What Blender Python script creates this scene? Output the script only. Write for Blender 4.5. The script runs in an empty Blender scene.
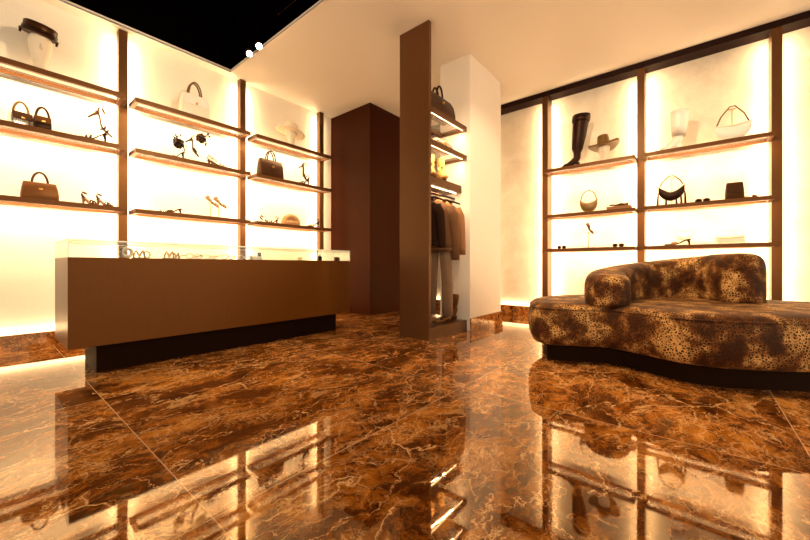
import bpy, bmesh, math, random
from mathutils import Vector, Matrix
random.seed(7)
SC = bpy.context.scene
COL = SC.collection
PI = math.pi
# ------------------------------------------------------------------ camera frame
TH = math.radians(39.45)
CT, ST = math.cos(TH), math.sin(TH)
H = 0.75
FPX = 350.0
HOR = 265.5

def on_back(px, Y):                       # world X of the image column px on the plane Y = const
    t = (px-405)/FPX
    return Y*(CT+ST*t)/(ST-CT*t)
def on_side(px, X):                       # world Y of the image column px on the plane X = const
    t = (px-405)/FPX
    return X*(ST-CT*t)/(CT+ST*t)

# ------------------------------------------------------------------ materials
def newmat(name):
    m = bpy.data.materials.new(name); m.use_nodes = True
    nt = m.node_tree; nt.nodes.clear()
    out = nt.nodes.new('ShaderNodeOutputMaterial')
    return m, nt, out
def N(nt, typ, **kw):
    n = nt.nodes.new(typ)
    for k, v in kw.items():
        if k.startswith('_'): setattr(n, k[1:], v)
    return n
def setin(nt, n, idx, v):
    if v is None: return
    if isinstance(v, bpy.types.NodeSocket): nt.links.new(v, n.inputs[idx])
    else:
        s = n.inputs[idx]
        if s.type == 'RGBA' and len(v) == 3: v = (*v, 1)
        s.default_value = v
def math_(nt, op, a, b=None, c=None, clamp=False):
    n = nt.nodes.new('ShaderNodeMath'); n.operation = op; n.use_clamp = clamp
    setin(nt, n, 0, a); setin(nt, n, 1, b); setin(nt, n, 2, c)
    return n.outputs[0]
def mixc(nt, f, a, b, blend='MIX'):
    n = nt.nodes.new('ShaderNodeMix'); n.data_type = 'RGBA'; n.blend_type = blend
    setin(nt, n, 0, f); setin(nt, n, 6, a); setin(nt, n, 7, b)
    return n.outputs[2]
def ramp(nt, f, stops):
    n = nt.nodes.new('ShaderNodeValToRGB'); nt.links.new(f, n.inputs[0])
    el = n.color_ramp.elements
    el[0].position, el[0].color = stops[0][0], (*stops[0][1], 1)
    el[1].position, el[1].color = stops[-1][0], (*stops[-1][1], 1)
    for p, c in stops[1:-1]:
        e = el.new(p); e.color = (*c, 1)
    return n.outputs[0]
def noise(nt, vec, scale, detail=4, rough=.5, dist=0):
    n = nt.nodes.new('ShaderNodeTexNoise'); setin(nt, n, 'Vector', vec)
    n.inputs['Scale'].default_value = scale; n.inputs['Detail'].default_value = detail
    n.inputs['Roughness'].default_value = rough; n.inputs['Distortion'].default_value = dist
    return n
def objco(nt):
    return nt.nodes.new('ShaderNodeTexCoord').outputs['Object']
def principled(nt, out, col=(.5,.5,.5), rough=.5, metal=0, ior=1.5, sheen=0, bump=None, bstr=.2, bdist=.01, coat=0, spec=.5, tint=(1,1,1)):
    p = nt.nodes.new('ShaderNodeBsdfPrincipled')
    setin(nt, p, 'Base Color', col); setin(nt, p, 'Roughness', rough)
    setin(nt, p, 'Metallic', metal); setin(nt, p, 'IOR', ior)
    p.inputs['Sheen Weight'].default_value = sheen; p.inputs['Sheen Tint'].default_value = (1,.6,.3,1)
    p.inputs['Specular IOR Level'].default_value = spec; p.inputs['Specular Tint'].default_value = (*tint, 1)
    p.inputs['Coat Weight'].default_value = coat
    p.inputs['Coat Roughness'].default_value = .08
    if bump is not None:
        b = nt.nodes.new('ShaderNodeBump'); b.inputs['Strength'].default_value = bstr
        b.inputs['Distance'].default_value = bdist
        nt.links.new(bump, b.inputs['Height']); nt.links.new(b.outputs[0], p.inputs['Normal'])
    nt.links.new(p.outputs[0], out.inputs[0])
    return p
def simple(name, col, rough=.5, metal=0, var=.12, scale=12, **kw):
    m, nt, out = newmat(name)
    n = noise(nt, objco(nt), scale, 5)
    c = mixc(nt, n.outputs[0], tuple(x*(1-var) for x in col), tuple(min(1, x*(1+var)) for x in col))
    principled(nt, out, c, rough, metal, bump=n.outputs[0], bstr=kw.pop('bstr', .05), **kw)
    return m
def emissive(name, col, s):
    m, nt, out = newmat(name)
    e = nt.nodes.new('ShaderNodeEmission'); e.inputs[0].default_value = (*col, 1); e.inputs[1].default_value = s
    nt.links.new(e.outputs[0], out.inputs[0]); return m

WARM = (1.0, .68, .36)
def plaster_mat(name, c1, c2, scale=2.2, bs=.15):
    m, nt, out = newmat(name); co = objco(nt)
    n = noise(nt, co, scale, 8, .6, .6); n2 = noise(nt, co, 30, 5, .6)
    f = math_(nt, 'ADD', math_(nt, 'MULTIPLY', n.outputs[0], .8), math_(nt, 'MULTIPLY', n2.outputs[0], .2))
    c = ramp(nt, f, [(.3, c1), (.7, c2)])
    principled(nt, out, c, .6, bump=n2.outputs[0], bstr=bs)
    return m
M = {}
M['wall'] = plaster_mat('pale_plaster', (.70,.64,.54), (.78,.73,.63))
M['wall_tex'] = plaster_mat('brushed_plaster', (.55,.47,.37), (.72,.66,.55), 3.0, .4)
M['column'] = plaster_mat('cream_paint', (.78,.72,.64), (.80,.74,.66), 1.0, .03)
M['ceiling'] = plaster_mat('ceiling_paint', (.80,.73,.63), (.82,.75,.65), .6, .02)
m, nt, out = newmat('black_paint')
df = nt.nodes.new('ShaderNodeBsdfDiffuse'); dn = noise(nt, objco(nt), 3); nt.links.new(mixc(nt, dn.outputs[0], (.0008,.0004,.0004), (.0012,.0006,.0006)), df.inputs[0]); nt.links.new(df.outputs[0], out.inputs[0])
M['black'] = m
M['trimwhite'] = simple('white_edge', (.85,.82,.76), .5, var=.03)
def brushed(name, col, rough=.32, ior=1.5, spec=.35):
    m, nt, out = newmat(name)
    mp = nt.nodes.new('ShaderNodeMapping'); nt.links.new(objco(nt), mp.inputs[0]); mp.inputs['Scale'].default_value = (1, 1, .06)
    n = noise(nt, mp.outputs[0], 90, 4, .6)
    c = mixc(nt, n.outputs[0], tuple(x*.85 for x in col), tuple(x*1.15 for x in col))
    principled(nt, out, c, rough, 0, ior, bump=n.outputs[0], bstr=.04, spec=spec, tint=(1,.62,.34))
    return m
M['bronze'] = brushed('bronze_lacquer', (.085,.032,.010), .35)
M['counter'] = brushed('brown_counter_lacquer', (.090,.028,.003), .32)
M['cabinet'] = brushed('dark_cabinet_lacquer', (.034,.0055,.0008), .45, spec=.12)
M['plinth'] = simple('dark_plinth', (.010,.004,.002), .5, spec=.06, tint=(1,.5,.3))
M['darktrim'] = simple('near_black_bronze', (.014,.003,.0015), .5, spec=.1)
M['panel'] = brushed('bronze_panel', (.095,.036,.011), .32)
M['shelf'] = brushed('bronze_shelf', (.11,.040,.013), .35)
# light strips
M['led'] = emissive('warm_led', WARM, 10)
M['led_v'] = emissive('warm_led_vertical', WARM, 150)
M['spot'] = emissive('lamp_glow', (1, .72, .40), 60)
# frosted shelf inset
m, nt, out = newmat('frosted_acrylic')
tr = nt.nodes.new('ShaderNodeBsdfTransparent'); tl = nt.nodes.new('ShaderNodeBsdfTranslucent'); df = nt.nodes.new('ShaderNodeBsdfDiffuse')
tl.inputs[0].default_value = df.inputs[0].default_value = (.85,.82,.76,1)
a1 = nt.nodes.new('ShaderNodeMixShader'); a1.inputs[0].default_value = .5
nt.links.new(tl.outputs[0], a1.inputs[1]); nt.links.new(df.outputs[0], a1.inputs[2])
a2 = nt.nodes.new('ShaderNodeMixShader'); a2.inputs[0].default_value = .28
nt.links.new(tr.outputs[0], a2.inputs[1]); nt.links.new(a1.outputs[0], a2.inputs[2]); nt.links.new(a2.outputs[0], out.inputs[0])
M['frost'] = m
# clear glass (thin)
m, nt, out = newmat('clear_glass')
tr = nt.nodes.new('ShaderNodeBsdfTransparent'); tr.inputs[0].default_value = (.97,.98,.95,1)
gl = nt.nodes.new('ShaderNodeBsdfGlossy'); gl.inputs['Roughness'].default_value = .02
fr = nt.nodes.new('ShaderNodeFresnel'); fr.inputs[0].default_value = 1.45
mx = nt.nodes.new('ShaderNodeMixShader'); nt.links.new(fr.outputs[0], mx.inputs[0]); nt.links.new(tr.outputs[0], mx.inputs[1]); nt.links.new(gl.outputs[0], mx.inputs[2])
nt.links.new(mx.outputs[0], out.inputs[0]); M['glass'] = m
M['glass_edge'] = simple('glass_edge', (.80,.86,.74), .2, var=.02)

def leopard():
    m, nt, out = newmat('leopard_velvet'); co = objco(nt)
    dn = noise(nt, co, 22, 3)
    vm = nt.nodes.new('ShaderNodeVectorMath'); vm.operation = 'MULTIPLY_ADD'
    nt.links.new(dn.outputs['Color'], vm.inputs[0]); vm.inputs[1].default_value = (.022,)*3; nt.links.new(co, vm.inputs[2])
    v = nt.nodes.new('ShaderNodeTexVoronoi'); v.feature = 'F1'; nt.links.new(vm.outputs[0], v.inputs['Vector']); v.inputs['Scale'].default_value = 66
    ve = nt.nodes.new('ShaderNodeTexVoronoi'); ve.feature = 'DISTANCE_TO_EDGE'; nt.links.new(vm.outputs[0], ve.inputs['Vector']); ve.inputs['Scale'].default_value = 66
    d = v.outputs['Distance']; e = ve.outputs['Distance']
    n2 = noise(nt, co, 90, 3)
    big = noise(nt, co, 7.5, 3, .55)  # big mottling; dark patches put the shade of tufting into the colour
    ew = math_(nt, 'ADD', e, math_(nt, 'MULTIPLY', math_(nt, 'SUBTRACT', n2.outputs[0], .5), .35))
    net = nt.nodes.new('ShaderNodeMapRange'); nt.links.new(ew, net.inputs[0])
    for k, q in ((1, .12), (2, .17), (3, 1), (4, 0)): net.inputs[k].default_value = q
    cen = math_(nt, 'LESS_THAN', d, .17)
    gold = ramp(nt, big.outputs[0], [(.38, (.060,.014,.0025)), (.50, (.15,.050,.010)), (.64, (.56,.30,.095))])
    spotc = mixc(nt, cen, (.014,.004,.0015), (.08,.026,.006))
    c = mixc(nt, net.outputs[0], spotc, gold)
    dark = ramp(nt, big.outputs[0], [(.36, (.55,.42,.36)), (.50, (1,1,1))])
    c = mixc(nt, 1.0, c, dark, 'MULTIPLY')
    principled(nt, out, c, .65, sheen=.04, bump=n2.outputs[0], bstr=.25, bdist=.004, spec=.3, tint=(1,.7,.4))
    return m
M['leopard'] = leopard()
M['velvet'] = M['leopard']

def marble(name, tiles=True, k=1.0):
    m, nt, out = newmat(name)
    co = nt.nodes.new('ShaderNodeTexCoord').outputs['Object']
    sep = nt.nodes.new('ShaderNodeSeparateXYZ'); nt.links.new(co, sep.inputs[0])
    x, y, z = sep.outputs
    TX = 1.455
    u = math_(nt, 'DIVIDE', math_(nt, 'SUBTRACT', x, .44), TX)
    v = math_(nt, 'DIVIDE', math_(nt, 'SUBTRACT', y, 1.10), TX)
    fu = math_(nt, 'FLOOR', u); fv = math_(nt, 'FLOOR', v)
    cmb = nt.nodes.new('ShaderNodeCombineXYZ'); nt.links.new(fu, cmb.inputs[0]); nt.links.new(fv, cmb.inputs[1])
    wn = nt.nodes.new('ShaderNodeTexWhiteNoise'); nt.links.new(cmb.outputs[0], wn.inputs[0])
    off = nt.nodes.new('ShaderNodeVectorMath'); off.operation = 'MULTIPLY_ADD'
    nt.links.new(wn.outputs['Color'], off.inputs[0]); off.inputs[1].default_value = (7, 7, 7) if tiles else (0,0,0); nt.links.new(co, off.inputs[2])
    sc_ = nt.nodes.new('ShaderNodeVectorMath'); sc_.operation = 'SCALE'; nt.links.new(off.outputs[0], sc_.inputs[0]); sc_.inputs['Scale'].default_value = k
    P = sc_.outputs[0]
    # warp
    w = noise(nt, P, 2.3, 6, .62)
    wv = nt.nodes.new('ShaderNodeVectorMath'); wv.operation = 'MULTIPLY_ADD'
    nt.links.new(w.outputs['Color'], wv.inputs[0]); wv.inputs[1].default_value = (.34,.34,.34); nt.links.new(P, wv.inputs[2])
    mp = nt.nodes.new('ShaderNodeMapping'); nt.links.new(wv.outputs[0], mp.inputs[0])
    mp.inputs['Rotation'].default_value = (0, 0, .5); mp.inputs['Scale'].default_value = (1.0, 1.7, 1.0)
    Q = mp.outputs[0]
    def vein(scale, width, P=Q):
        e = nt.nodes.new('ShaderNodeTexVoronoi'); e.feature = 'DISTANCE_TO_EDGE'
        nt.links.new(P, e.inputs['Vector']); e.inputs['Scale'].default_value = scale
        n = nt.nodes.new('ShaderNodeMapRange'); nt.links.new(e.outputs['Distance'], n.inputs[0])
        n.inputs[1].default_value = 0; n.inputs[2].default_value = width; n.inputs[3].default_value = 1; n.inputs[4].default_value = 0
        return n.outputs[0]
    cloud = noise(nt, Q, 2.4, 8, .62, .3)
    fine = noise(nt, Q, 11, 9, .72, .5)
    mid = noise(nt, P, 3.2, 6, .6, .6)
    f = math_(nt, 'ADD', math_(nt, 'MULTIPLY', cloud.outputs[0], .5), math_(nt, 'MULTIPLY', fine.outputs[0], .5))
    base = ramp(nt, f, [(.38, (.024,.005,.001)), (.46, (.10,.024,.002)), (.54, (.27,.082,.007)), (.65, (.56,.22,.032))])
    mask1 = ramp(nt, mid.outputs[0], [(.44, (0,0,0)), (.56, (1,1,1))])
    mask2 = ramp(nt, cloud.outputs[0], [(.42, (.05,.05,.05)), (.58, (1,1,1))])
    def ridge(scale, width, rough=.6, det=6):
        nn = noise(nt, Q, scale, det, rough, .4)
        r = nt.nodes.new('ShaderNodeMapRange'); nt.links.new(math_(nt, 'ABSOLUTE', math_(nt, 'SUBTRACT', nn.outputs[0], .5)), r.inputs[0])
        for q, w_ in ((1, 0), (2, width), (3, 1), (4, 0)): r.inputs[q].default_value = w_
        return r.outputs[0]
    v1 = math_(nt, 'MULTIPLY', vein(1.9, .012), mask1)
    v2 = math_(nt, 'MULTIPLY', math_(nt, 'MULTIPLY', vein(6.5, .025), mask2), .75)
    v3 = math_(nt, 'MULTIPLY', math_(nt, 'MULTIPLY', vein(19, .06), mask1), math_(nt, 'MULTIPLY', mask2, .6))
    v4 = math_(nt, 'MULTIPLY', ridge(5.5, .008), math_(nt, 'MULTIPLY', mask2, .7))
    v5 = math_(nt, 'MULTIPLY', ridge(2.2, .006, .55), .9)
    vv = math_(nt, 'MAXIMUM', math_(nt, 'MAXIMUM', v1, v2), math_(nt, 'MAXIMUM', math_(nt, 'MAXIMUM', v3, v4), v5), clamp=True)
    c = mixc(nt, math_(nt, 'MULTIPLY', vv, .8), base, (.88,.52,.22))
    # pale pebble-like inclusions
    pv = nt.nodes.new('ShaderNodeTexVoronoi'); nt.links.new(Q, pv.inputs['Vector']); pv.inputs['Scale'].default_value = 3.1
    pm = math_(nt, 'MULTIPLY', math_(nt, 'LESS_THAN', pv.outputs['Distance'], .17), math_(nt, 'GREATER_THAN', noise(nt, P, 1.7, 2).outputs[0], .55))
    c = mixc(nt, math_(nt, 'MULTIPLY', pm, .6), c, (.52,.28,.10))
    if tiles:
        su = math_(nt, 'LESS_THAN', math_(nt, 'ABSOLUTE', math_(nt, 'SUBTRACT', u, math_(nt, 'ROUND', u))), .0015)
        sv = math_(nt, 'LESS_THAN', math_(nt, 'ABSOLUTE', math_(nt, 'SUBTRACT', v, math_(nt, 'ROUND', v))), .0015)
        c = mixc(nt, math_(nt, 'MULTIPLY', math_(nt, 'MAXIMUM', su, sv), .8), c, (.62,.38,.20))
    bn = noise(nt, co, 3, 2)
    p_ = principled(nt, out, c,   .03, 0, 2.0, bump=bn.outputs[0], bstr=.006, bdist=.02)
    p_.inputs['Specular Tint'].default_value = (1.0,.76,.48,1)
    return m
M['floor'] = marble('polished_brown_marble')
M['base'] = marble('marble_skirting', False, 2.6)

# ------------------------------------------------------------------ mesh helpers
def link(o, parent=None):
    COL.objects.link(o)
    if parent is not None: o.parent = parent
    return o
def obj(name, bm, mat, parent=None, smooth=False, bevel=0, auto=True):
    me = bpy.data.meshes.new(name)
    bmesh.ops.recalc_face_normals(bm, faces=bm.faces)
    bm.to_mesh(me); bm.free()
    me.materials.append(mat)
    if smooth:
        for p in me.polygons: p.use_smooth = True
    o = bpy.data.objects.new(name, me); link(o, parent)
    if bevel:
        b = o.modifiers.new('bevel', 'BEVEL'); b.width = bevel; b.segments = 2; b.limit_method = 'ANGLE'
    return o
def tag(o, label=None, cat=None, group=None, kind=None):
    if label: o['label'] = label
    if cat: o['category'] = cat
    if group: o['group'] = group
    if kind: o['kind'] = kind
    return o
def thing(name, label, cat, loc=(0,0,0), rz=0, group=None, sc=1):
    o = bpy.data.objects.new(name, None); o.empty_display_size = .05
    o.location = loc; o.rotation_euler = (0, 0, rz); o.scale = (sc,)*3
    link(o); return tag(o, label, cat, group)
def part(p, label): p['label'] = label; return p
def box(bm, x0, x1, y0, y1, z0, z1):
    vs = [bm.verts.new((x, y, z)) for z in (z0, z1) for y in (y0, y1) for x in (x0, x1)]
    for f in ((0,1,3,2), (4,6,7,5), (0,4,5,1), (2,3,7,6), (0,2,6,4), (1,5,7,3)):
        bm.faces.new([vs[i] for i in f])
    return bm
def B(*a): return box(bmesh.new(), *a)
def struct(name, bm, mat, bevel=0, label=None):
    o = obj(name, bm, mat, bevel=bevel); o['kind'] = 'structure'
    return o
def rings(bm, R, closed_u=True, cap0=True, cap1=True):
    V = [[bm.verts.new(p) for p in r] for r in R]
    n = len(R[0])
    for a, b in zip(V, V[1:]):
        for i in range(n if closed_u else n-1):
            j = (i+1) % n
            bm.faces.new((a[i], a[j], b[j], b[i]))
    if cap0 and n > 2: bm.faces.new(list(reversed(V[0])))
    if cap1 and n > 2: bm.faces.new(V[-1])
    return bm
def tube(bm, pts, r, n=8, closed=False, flat=1.0):
    pts = [Vector(p) for p in pts]; L = len(pts)
    rs = r if isinstance(r, (list, tuple)) else [r]*L
    R = []; up = None
    for i, p in enumerate(pts):
        if closed: t = (pts[(i+1) % L]-pts[i-1])
        else: t = pts[min(i+1, L-1)]-pts[max(i-1, 0)]
        t.normalize()
        if up is None:
            up = Vector((0, 0, 1)) if abs(t.z) < .9 else Vector((1, 0, 0))
        s = t.cross(up)
        if s.length < 1e-4: s = t.orthogonal()
        s.normalize(); up = s.cross(t).normalized()
        R.append([p + s*math.cos(2*PI*k/n)*rs[i] + up*math.sin(2*PI*k/n)*rs[i]*flat for k in range(n)])
    if closed:
        V = [[bm.verts.new(q) for q in rr] for rr in R]
        for a in range(L):
            b = (a+1) % L
            for i in range(n):
                j = (i+1) % n
                bm.faces.new((V[a][i], V[a][j], V[b][j], V[b][i]))
    else: rings(bm, R)
    return bm
def T(pts, r, **k): return tube(bmesh.new(), pts, r, **k)
def arc(c, rx, rz, a0, a1, n=14, y=0, yb=0):     # arch in the local xz plane
    return [(c[0]+rx*math.cos(a0+(a1-a0)*i/n), y+yb*math.sin(PI*i/n), c[2]+rz*math.sin(a0+(a1-a0)*i/n)) for i in range(n+1)]
def rrect(w, d, r, z, n=4, cx=0, cy=0):          # rounded rectangle ring
    r = min(r, w/2*.99, d/2*.99); P = []
    for (sx, sy, a) in ((1,1,0), (-1,1,PI/2), (-1,-1,PI), (1,-1,3*PI/2)):
        for k in range(n+1):
            t = a+PI/2*k/n
            P.append((cx+sx*(w/2-r)+r*math.cos(t), cy+sy*(d/2-r)+r*math.sin(t), z))
    return P
def loft(levels, n=4):                            # levels: (w, d, r, z)
    bm = bmesh.new(); rings(bm, [rrect(l[0], l[1], l[2], l[3], n) for l in levels]); return bm
def ell(rx, ry, z, cx=0, cy=0, n=20):
    return [(cx+rx*math.cos(2*PI*k/n), cy+ry*math.sin(2*PI*k/n), z) for k in range(n)]
def cr(P, n=8, closed=False):                     # Catmull-Rom
    P = [Vector(p) for p in P]; L = len(P); out = []
    segs = L if closed else L-1
    for i in range(segs):
        g = (lambda k: P[k % L]) if closed else (lambda k: P[max(0, min(L-1, k))])
        p0, p1, p2, p3 = g(i-1), g(i), g(i+1), g(i+2)
        for k in range(n):
            t = k/n
            out.append(.5*((2*p1)+(p2-p0)*t+(2*p0-5*p1+4*p2-p3)*t*t+(3*p1-p0-3*p2+p3)*t**3))
    if not closed: out.append(P[-1])
    return out
def xform(bm, M4): bmesh.ops.transform(bm, matrix=M4, verts=bm.verts); return bm

def strip_lamp(loc, along, aim, length, width, power, col=None):
    L = bpy.data.lights.new('strip_lamp', 'AREA'); L.shape = 'RECTANGLE'; L.size = length; L.size_y = width; L.energy = power; L.color = col or WARM
    o = bpy.data.objects.new('strip_lamp', L); COL.objects.link(o)
    zc = -Vector(aim).normalized(); xc = Vector(along).normalized(); yc = zc.cross(xc).normalized(); xc = yc.cross(zc)
    Mx = Matrix((xc, yc, zc)).transposed().to_4x4(); Mx.translation = Vector(loc); o.matrix_world = Mx
    return o
PS, PV, PB = 5.0, 8.0, 1.2      # shelf strips, upright strips, skirting strips (per metre)
# ------------------------------------------------------------------ the setting
CEIL = 3.2
YW, XW = 4.66, 5.25            # back-left wall and right wall surfaces
struct('floor', B(-3.2, XW+.3, -3.6, YW+.3, -.05, 0), M['floor'])
struct('wall_left', B(-3.2, XW+.3, YW, YW+.15, 0, CEIL+.6), M['wall'])
struct('wall_right', B(XW, XW+.15, -3.6, YW, 0, CEIL), M['wall_tex'])
# ceiling: solid to the right of the opening, strip over the back wall, black recess above the opening
OX, OY = 2.02, 4.52
bm = bmesh.new(); box(bm, OX, XW+.3, -3.6, YW, CEIL, CEIL+.03); box(bm, -3.2, OX, OY, YW, CEIL, CEIL+.03)
struct('ceiling', bm, M['ceiling'])
bm = bmesh.new(); box(bm, -3.2, OX+.03, -3.6, OY+.03, CEIL+.55, CEIL+.6)
box(bm, OX+.012, OX+.04, -3.6, OY+.04, CEIL+.03, CEIL+.55); box(bm, -3.2, OX+.04, OY+.012, OY+.04, CEIL+.03, CEIL+.55)
struct('ceiling_recess', bm, M['black'])
bm = bmesh.new(); box(bm, OX, OX+.012, -3.6, OY+.012, CEIL-.004, CEIL+.012); box(bm, -3.2, OX, OY, OY+.012, CEIL-.004, CEIL+.012)
struct('trim_1', bm, M['trimwhite'])
# skirting
struct('baseboard_left', B(-3.2, on_back(330, YW)-.0, YW-.02, YW, 0, .135), M['base'])
struct('baseboard_right', B(XW-.02, XW, -3.6, 3.74, 0, .135), M['base'])
# light strips behind the skirting tops, washing the walls upwards
strip_lamp((.15, YW-.035, .15), (1,0,0), (0,.8,.6), 6.2, .012, PB*6.2)
strip_lamp((XW-.035, .1, .15), (0,1,0), (.8,0,.6), 7.0, .012, PB*7.0)
# dark full-height cabinet block in the corner
bm = B(3.72, XW-.0, 3.74, YW, 0, CEIL-.002)
struct('wall_cabinet_block', bm, M['cabinet'], bevel=.004)
# cream column
CX0, CX1, CY0, CY1 = 3.60, 4.44, 1.99, 2.40
struct('wall_column', B(CX0, CX1, CY0, CY1, 0, CEIL-.001), M['column'])
bm = bmesh.new(); box(bm, CX0-.0, CX1+.018, CY0-.018, CY0, 0, .14); box(bm, CX1, CX1+.018, CY0, CY1, 0, .14)
struct('baseboard_column', bm, M['base'])

# ------------------------------------------------------------------ track spots in the recess
t = thing('spotlight_track', 'thin black lighting track along the edge of the dark ceiling recess', 'lighting track', (1.93, 1.2, CEIL+.12))
obj('rail', B(-.012, .012, -2.9, 2.76, 0, .02), M['black'], t)
part(obj('rail_edge', B(.012, .016, -2.9, 2.1, .002, .008), M['bronze'], t), 'thin brown metal lip of the track')
for yy in (-2.0, 0, 2.0): obj('hanger_bracket', B(-.006, .006, yy-.006, yy+.006, .02, .43), M['black'], t)
spots = [(3.87, 'lit ceiling spotlight nearer the back wall, left of the two in view', (-.25,-.75,-1), 60),
         (3.66, 'lit ceiling spotlight right of the two in view, nearer the ceiling edge', (-.25,-.75,-1), 60),
         (1.85, 'ceiling spotlight aimed at the counter', (-.5,1.4,-2.6), 110),
         (.20, 'unseen ceiling spotlight added to light the cream column', (2.1,1.8,-1.6), 150),  # out of view, added to brighten the column face
         (1.35, 'ceiling spotlight aimed at the sofa', (1.2,-1.0,-2.7), 170),
         (.95, 'unseen ceiling spotlight added to light the right wall shelves', (3.0,-.6,-1.5), 130),  # this and the next: off-frame spots put in to brighten the shelf fronts
         (.55, 'unseen ceiling spotlight added to light the left wall shelves', (-.9,4.0,-1.3), 170)]
for (y, lab, d, pw) in spots:
    s = thing('spotlight', lab, 'spotlight', (1.93, y, CEIL+.04), group='ceiling spotlights')
    d = Vector(d).normalized()
    Rm = Vector((0,0,1)).rotation_difference(d).to_matrix().to_4x4()
    bm = bmesh.new(); rings(bm, [ell(.022,.022,0), ell(.034,.034,.01), ell(.036,.036,.075), ell(.031,.031,.075)], cap1=True)
    obj('lamp_housing', xform(bm, Matrix.Translation((0,0,-.065)) @ Rm), M['darktrim'], s)
    bm = bmesh.new(); rings(bm, [ell(.030,.030,.0755), ell(.030,.030,.079)])
    obj('lamp_lens', xform(bm, Matrix.Translation((0,0,-.065)) @ Rm), M['spot'], s)
    obj('lamp_stem', B(-.005, .005, -.005, .005, -.06, .08), M['black'], s)
    L = bpy.data.lights.new('spot_lamp', 'SPOT'); L.energy = pw; L.color = (1,.72,.42); L.spot_size = .75 if 'column' in lab else 1.15; L.spot_blend = .8; L.shadow_soft_size = .05
    lo = bpy.data.objects.new('spot_lamp', L); COL.objects.link(lo); lo.location = (1.93+d.x*.1, y+d.y*.1, CEIL-.03+d.z*.1)
    lo.rotation_euler = d.to_track_quat('-Z', 'Y').to_euler()

# ------------------------------------------------------------------ wall shelving (left wall)
LY0, LY1 = 4.30, 4.55
lposts = [-.315, .95, 2.208, 3.475]
names_l = ['leftmost', 'second from the left', 'third from the left', 'nearest the dark corner block']
for i, x in enumerate(lposts):
    if i == 0: continue
    t = thing('shelf_post', ['', 'bronze shelf post on left wall between the grey hat bay and cream handbag bay',
        'bronze shelf post on left wall between the cream handbag bay and white hat bay',
        'bronze shelf post on left wall beside the dark corner block'][i], 'post', (x, 4.58, 0), group='shelf posts of the left wall')
    obj('upright', B(-.038, .038, 0, YW-4.58, 0, CEIL-.002), M['bronze'], t, bevel=.002)
    for s in (-1, 1):
        strip_lamp((x+s*.052, YW-.068, 1.62), (0,0,1), (s*.75,.66,0), 3.0, .012, PV*(1 if i < 3 or s < 0 else .25))
zl = [2.435, 1.927, 1.320]
bays_l = [(-.277, .912), (.988, 2.170), (2.246, 3.437)]
def shelf_unit(loc, rz, w, d, th, label, group, gap, led=True):
    """frame shelf: local x along wall 0..w, y 0..d from front to rear, top at z=0; gap = distance from rear rail to wall"""
    t = thing('wall_shelf', label, 'shelf', loc, rz, group)
    bm = bmesh.new(); r = .035
    box(bm, 0, w, 0, r, -th, 0); box(bm, 0, w, d-r, d, -th, 0)
    box(bm, 0, r, r, d-r, -th, 0); box(bm, w-r, w, r, d-r, -th, 0)
    obj('frame', bm, M['shelf'], t)
    obj('inset_panel', B(r, w-r, r, d-r, -th*.55, -.002), M['frost'], t)
    if led:
        obj('light_strip', B(.05, w-.05, r, r+.006, -th*.95, -th*.6), M['trimwhite'], t)
        Rz = Matrix.Rotation(rz, 3, 'Z')
        strip_lamp(Vector(loc)+Rz@Vector((w/2, r+.012, -th-.002)), Rz@Vector((1,0,0)), Rz@Vector((0,.75,-.65)), w-.1, .014, PS)
    return t
lab_l = [['top shelf of the left bay, under the dark hat', 'middle shelf of the left bay, under two small bags', 'bottom shelf of the left bay, under the brown handbag'],
         ['top shelf of the middle bay, under the cream handbag', 'middle shelf of the middle bay, under the dark tasselled sandals', 'bottom shelf of the middle bay, under sandals on rods'],
         ['top shelf of the right bay, under the white hat', 'middle shelf of the right bay, under the dark tote', 'bottom shelf of the right bay, under the woven bag']]
for b, (x0, x1) in enumerate(bays_l):
    for k, z in enumerate(zl):
        shelf_unit((x0, LY0, z), 0, x1-x0, LY1-LY0, .045, 'left wall bronze '+lab_l[b][k], 'bronze shelves on the left wall', YW-LY1)

# ------------------------------------------------------------------ wall shelving (right wall)
RX0, RX1 = 4.86, 5.10
XC = 5.06
rposts = [2.745, 1.612, .486, -.648, -1.78]
rlab = {1: 'bronze shelf post on right wall, left of the tall dark boot', 2: 'bronze shelf post on right wall between the tall boot bay and cream hobo bay',
        3: 'bronze shelf post on right wall, right of the cream hobo bag', 4: 'bronze shelf post on right wall at its near end'}
for i in (1, 2, 3):
    y = rposts[i]
    t = thing('shelf_post', rlab[i], 'post', (XC, y, 0), group='shelf posts of the right wall')
    obj('upright', B(0, XW-XC, -.038, .038, 0, CEIL-.071), M['bronze'], t, bevel=.002)
    for s in (-1, 1):
        strip_lamp((XW-.09, y+s*.052, 1.60), (0,0,1), (.66,s*.75,0), 2.95, .012, PV)
strip_lamp((XW-.09, rposts[0]-.052, 1.55), (0,0,1), (.66,-.75,0), 2.8, .012, PV)
struct('trim_2', B(XC-.002, XW, -3.6, 3.74, CEIL-.07, CEIL-.001), M['darktrim'])
zr = [2.045, 1.430, .975]
bays_r = [(1.574, .524), (.448, -.610)]
lab_r = [['top shelf left of centre post, under the tall dark boot', 'middle shelf left of centre post, under the gold crescent bag', 'bottom shelf left of centre post, under the raised sandal'],
         ['top shelf right of centre post, under the cream hobo bag', 'middle shelf right of centre post, under the brown pouch', 'bottom shelf right of centre post, under the cream clutch']]
for b, (ya, yb) in enumerate(bays_r):
    for k, z in enumerate(zr):
        shelf_unit((RX0, ya, z), -PI/2, ya-yb, RX1-RX0, .042, 'right wall bronze '+lab_r[b][k], 'bronze shelves on the right wall', XW-RX1)

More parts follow.
